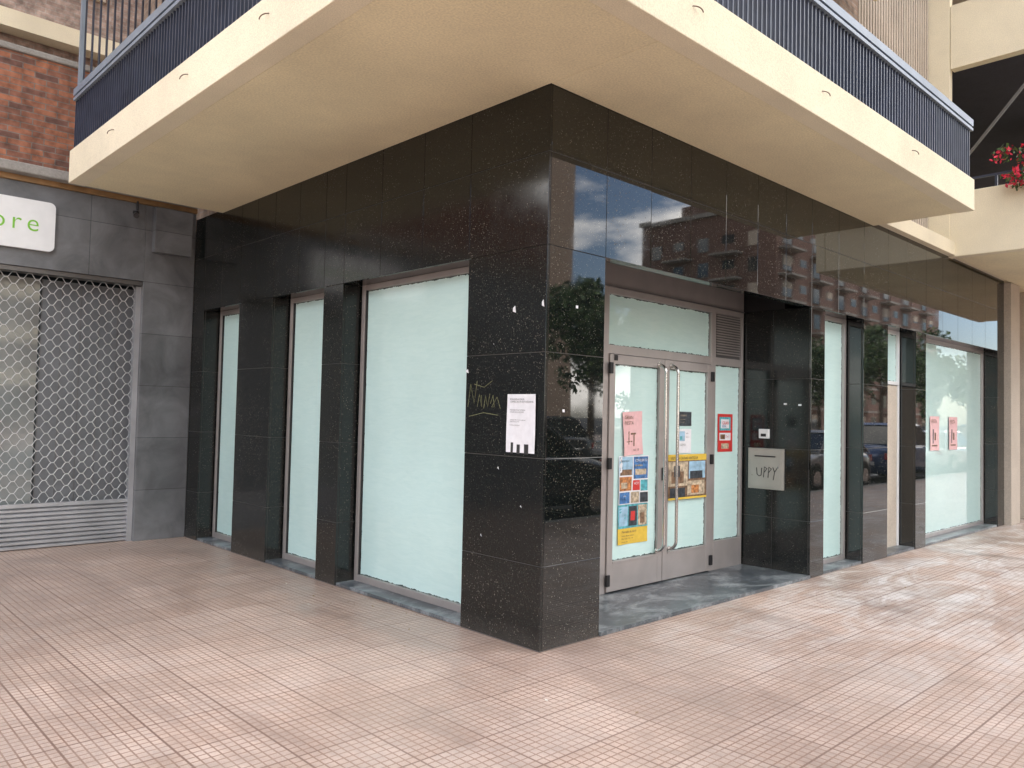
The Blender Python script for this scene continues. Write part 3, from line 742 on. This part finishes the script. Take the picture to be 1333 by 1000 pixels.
for i,(x,y,pi,r) in enumerate([(10.5,-5.75,2,0),(5.0,-5.75,0,0),(15.9,-5.8,1,math.pi),(21.4,-5.75,4,0),(26.8,-5.75,3,0),(32.2,-5.7,0,0),(8,-13.7,3,math.pi),(13.6,-13.7,0,math.pi),(19,-13.7,1,math.pi),(25,-13.7,2,math.pi),(36,-13.7,4,math.pi),(-24,-13.7,1,0)]):
    car((x,y,-.13),P[pi],r,i%2==1)

# ---------------------------------------------------------------- light
SUN_EL=math.radians(56); SUN_AZ=math.radians(62)
d=Vector((math.cos(SUN_AZ)*math.cos(SUN_EL),math.sin(SUN_AZ)*math.cos(SUN_EL),math.sin(SUN_EL)))
sl=bpy.data.lights.new('sun','SUN'); sl.energy=5; sl.angle=math.radians(.5); sl.color=(1,.95,.87)
so=bpy.data.objects.new('sun',sl); COL.objects.link(so); so.rotation_euler=d.to_track_quat('Z','Y').to_euler()
W=bpy.data.worlds.new('World'); S.world=W; W.use_nodes=True; t=W.node_tree; nn=t.nodes; ll=t.links
sky=nn.new('ShaderNodeTexSky'); sky.sky_type='NISHITA'; sky.sun_disc=False; sky.sun_elevation=SUN_EL; sky.sun_rotation=math.pi/2-SUN_AZ
bg=nn['Background']; bg.inputs[1].default_value=.15
tc=nn.new('ShaderNodeTexCoord'); mp=nn.new('ShaderNodeMapping'); mp.inputs['Scale'].default_value=(1,1,2.4); mp.inputs['Location'].default_value=(3.1,1.7,.4)
no=nn.new('ShaderNodeTexNoise'); no.inputs['Scale'].default_value=3.4; no.inputs['Detail'].default_value=6; no.inputs['Roughness'].default_value=.56
rp=nn.new('ShaderNodeValToRGB'); rp.color_ramp.elements[0].position=.47; rp.color_ramp.elements[1].position=.60
gain=nn.new('ShaderNodeMix'); gain.data_type='RGBA'; gain.blend_type='MULTIPLY'; gain.inputs[0].default_value=1; gain.inputs[7].default_value=(2.8,2.75,2.8,1)
mx=nn.new('ShaderNodeMix'); mx.data_type='RGBA'; mx.inputs[7].default_value=(50,47.5,44.5,1)
ll.new(sky.outputs[0],gain.inputs[6])
ll.new(tc.outputs['Generated'],mp.inputs[0]); ll.new(mp.outputs[0],no.inputs['Vector']); ll.new(no.outputs['Fac'],rp.inputs[0]); ll.new(rp.outputs[0],mx.inputs[0]); ll.new(gain.outputs[2],mx.inputs[6]); ll.new(mx.outputs[2],bg.inputs[0])

# ---------------------------------------------------------------- camera
az=math.radians(46.36); pitch=math.radians(2.17); roll=math.radians(1.28)
fw=V(math.cos(az)*math.cos(pitch),math.sin(az)*math.cos(pitch),math.sin(pitch)); rt=V(math.sin(az),-math.cos(az),0); up=rt.cross(fw)
M=Matrix((rt,up,-fw)).transposed()@Matrix.Rotation(roll,3,'Z')
cd=bpy.data.cameras.new('camera'); cam=bpy.data.objects.new('camera',cd); COL.objects.link(cam)
cam.matrix_world=Matrix.Translation((-3.873,-3.737,1.6))@M.to_4x4()
cd.sensor_width=36; cd.lens=1029/1333*36; cd.clip_end=2000; cd.clip_start=.05
S.camera=cam
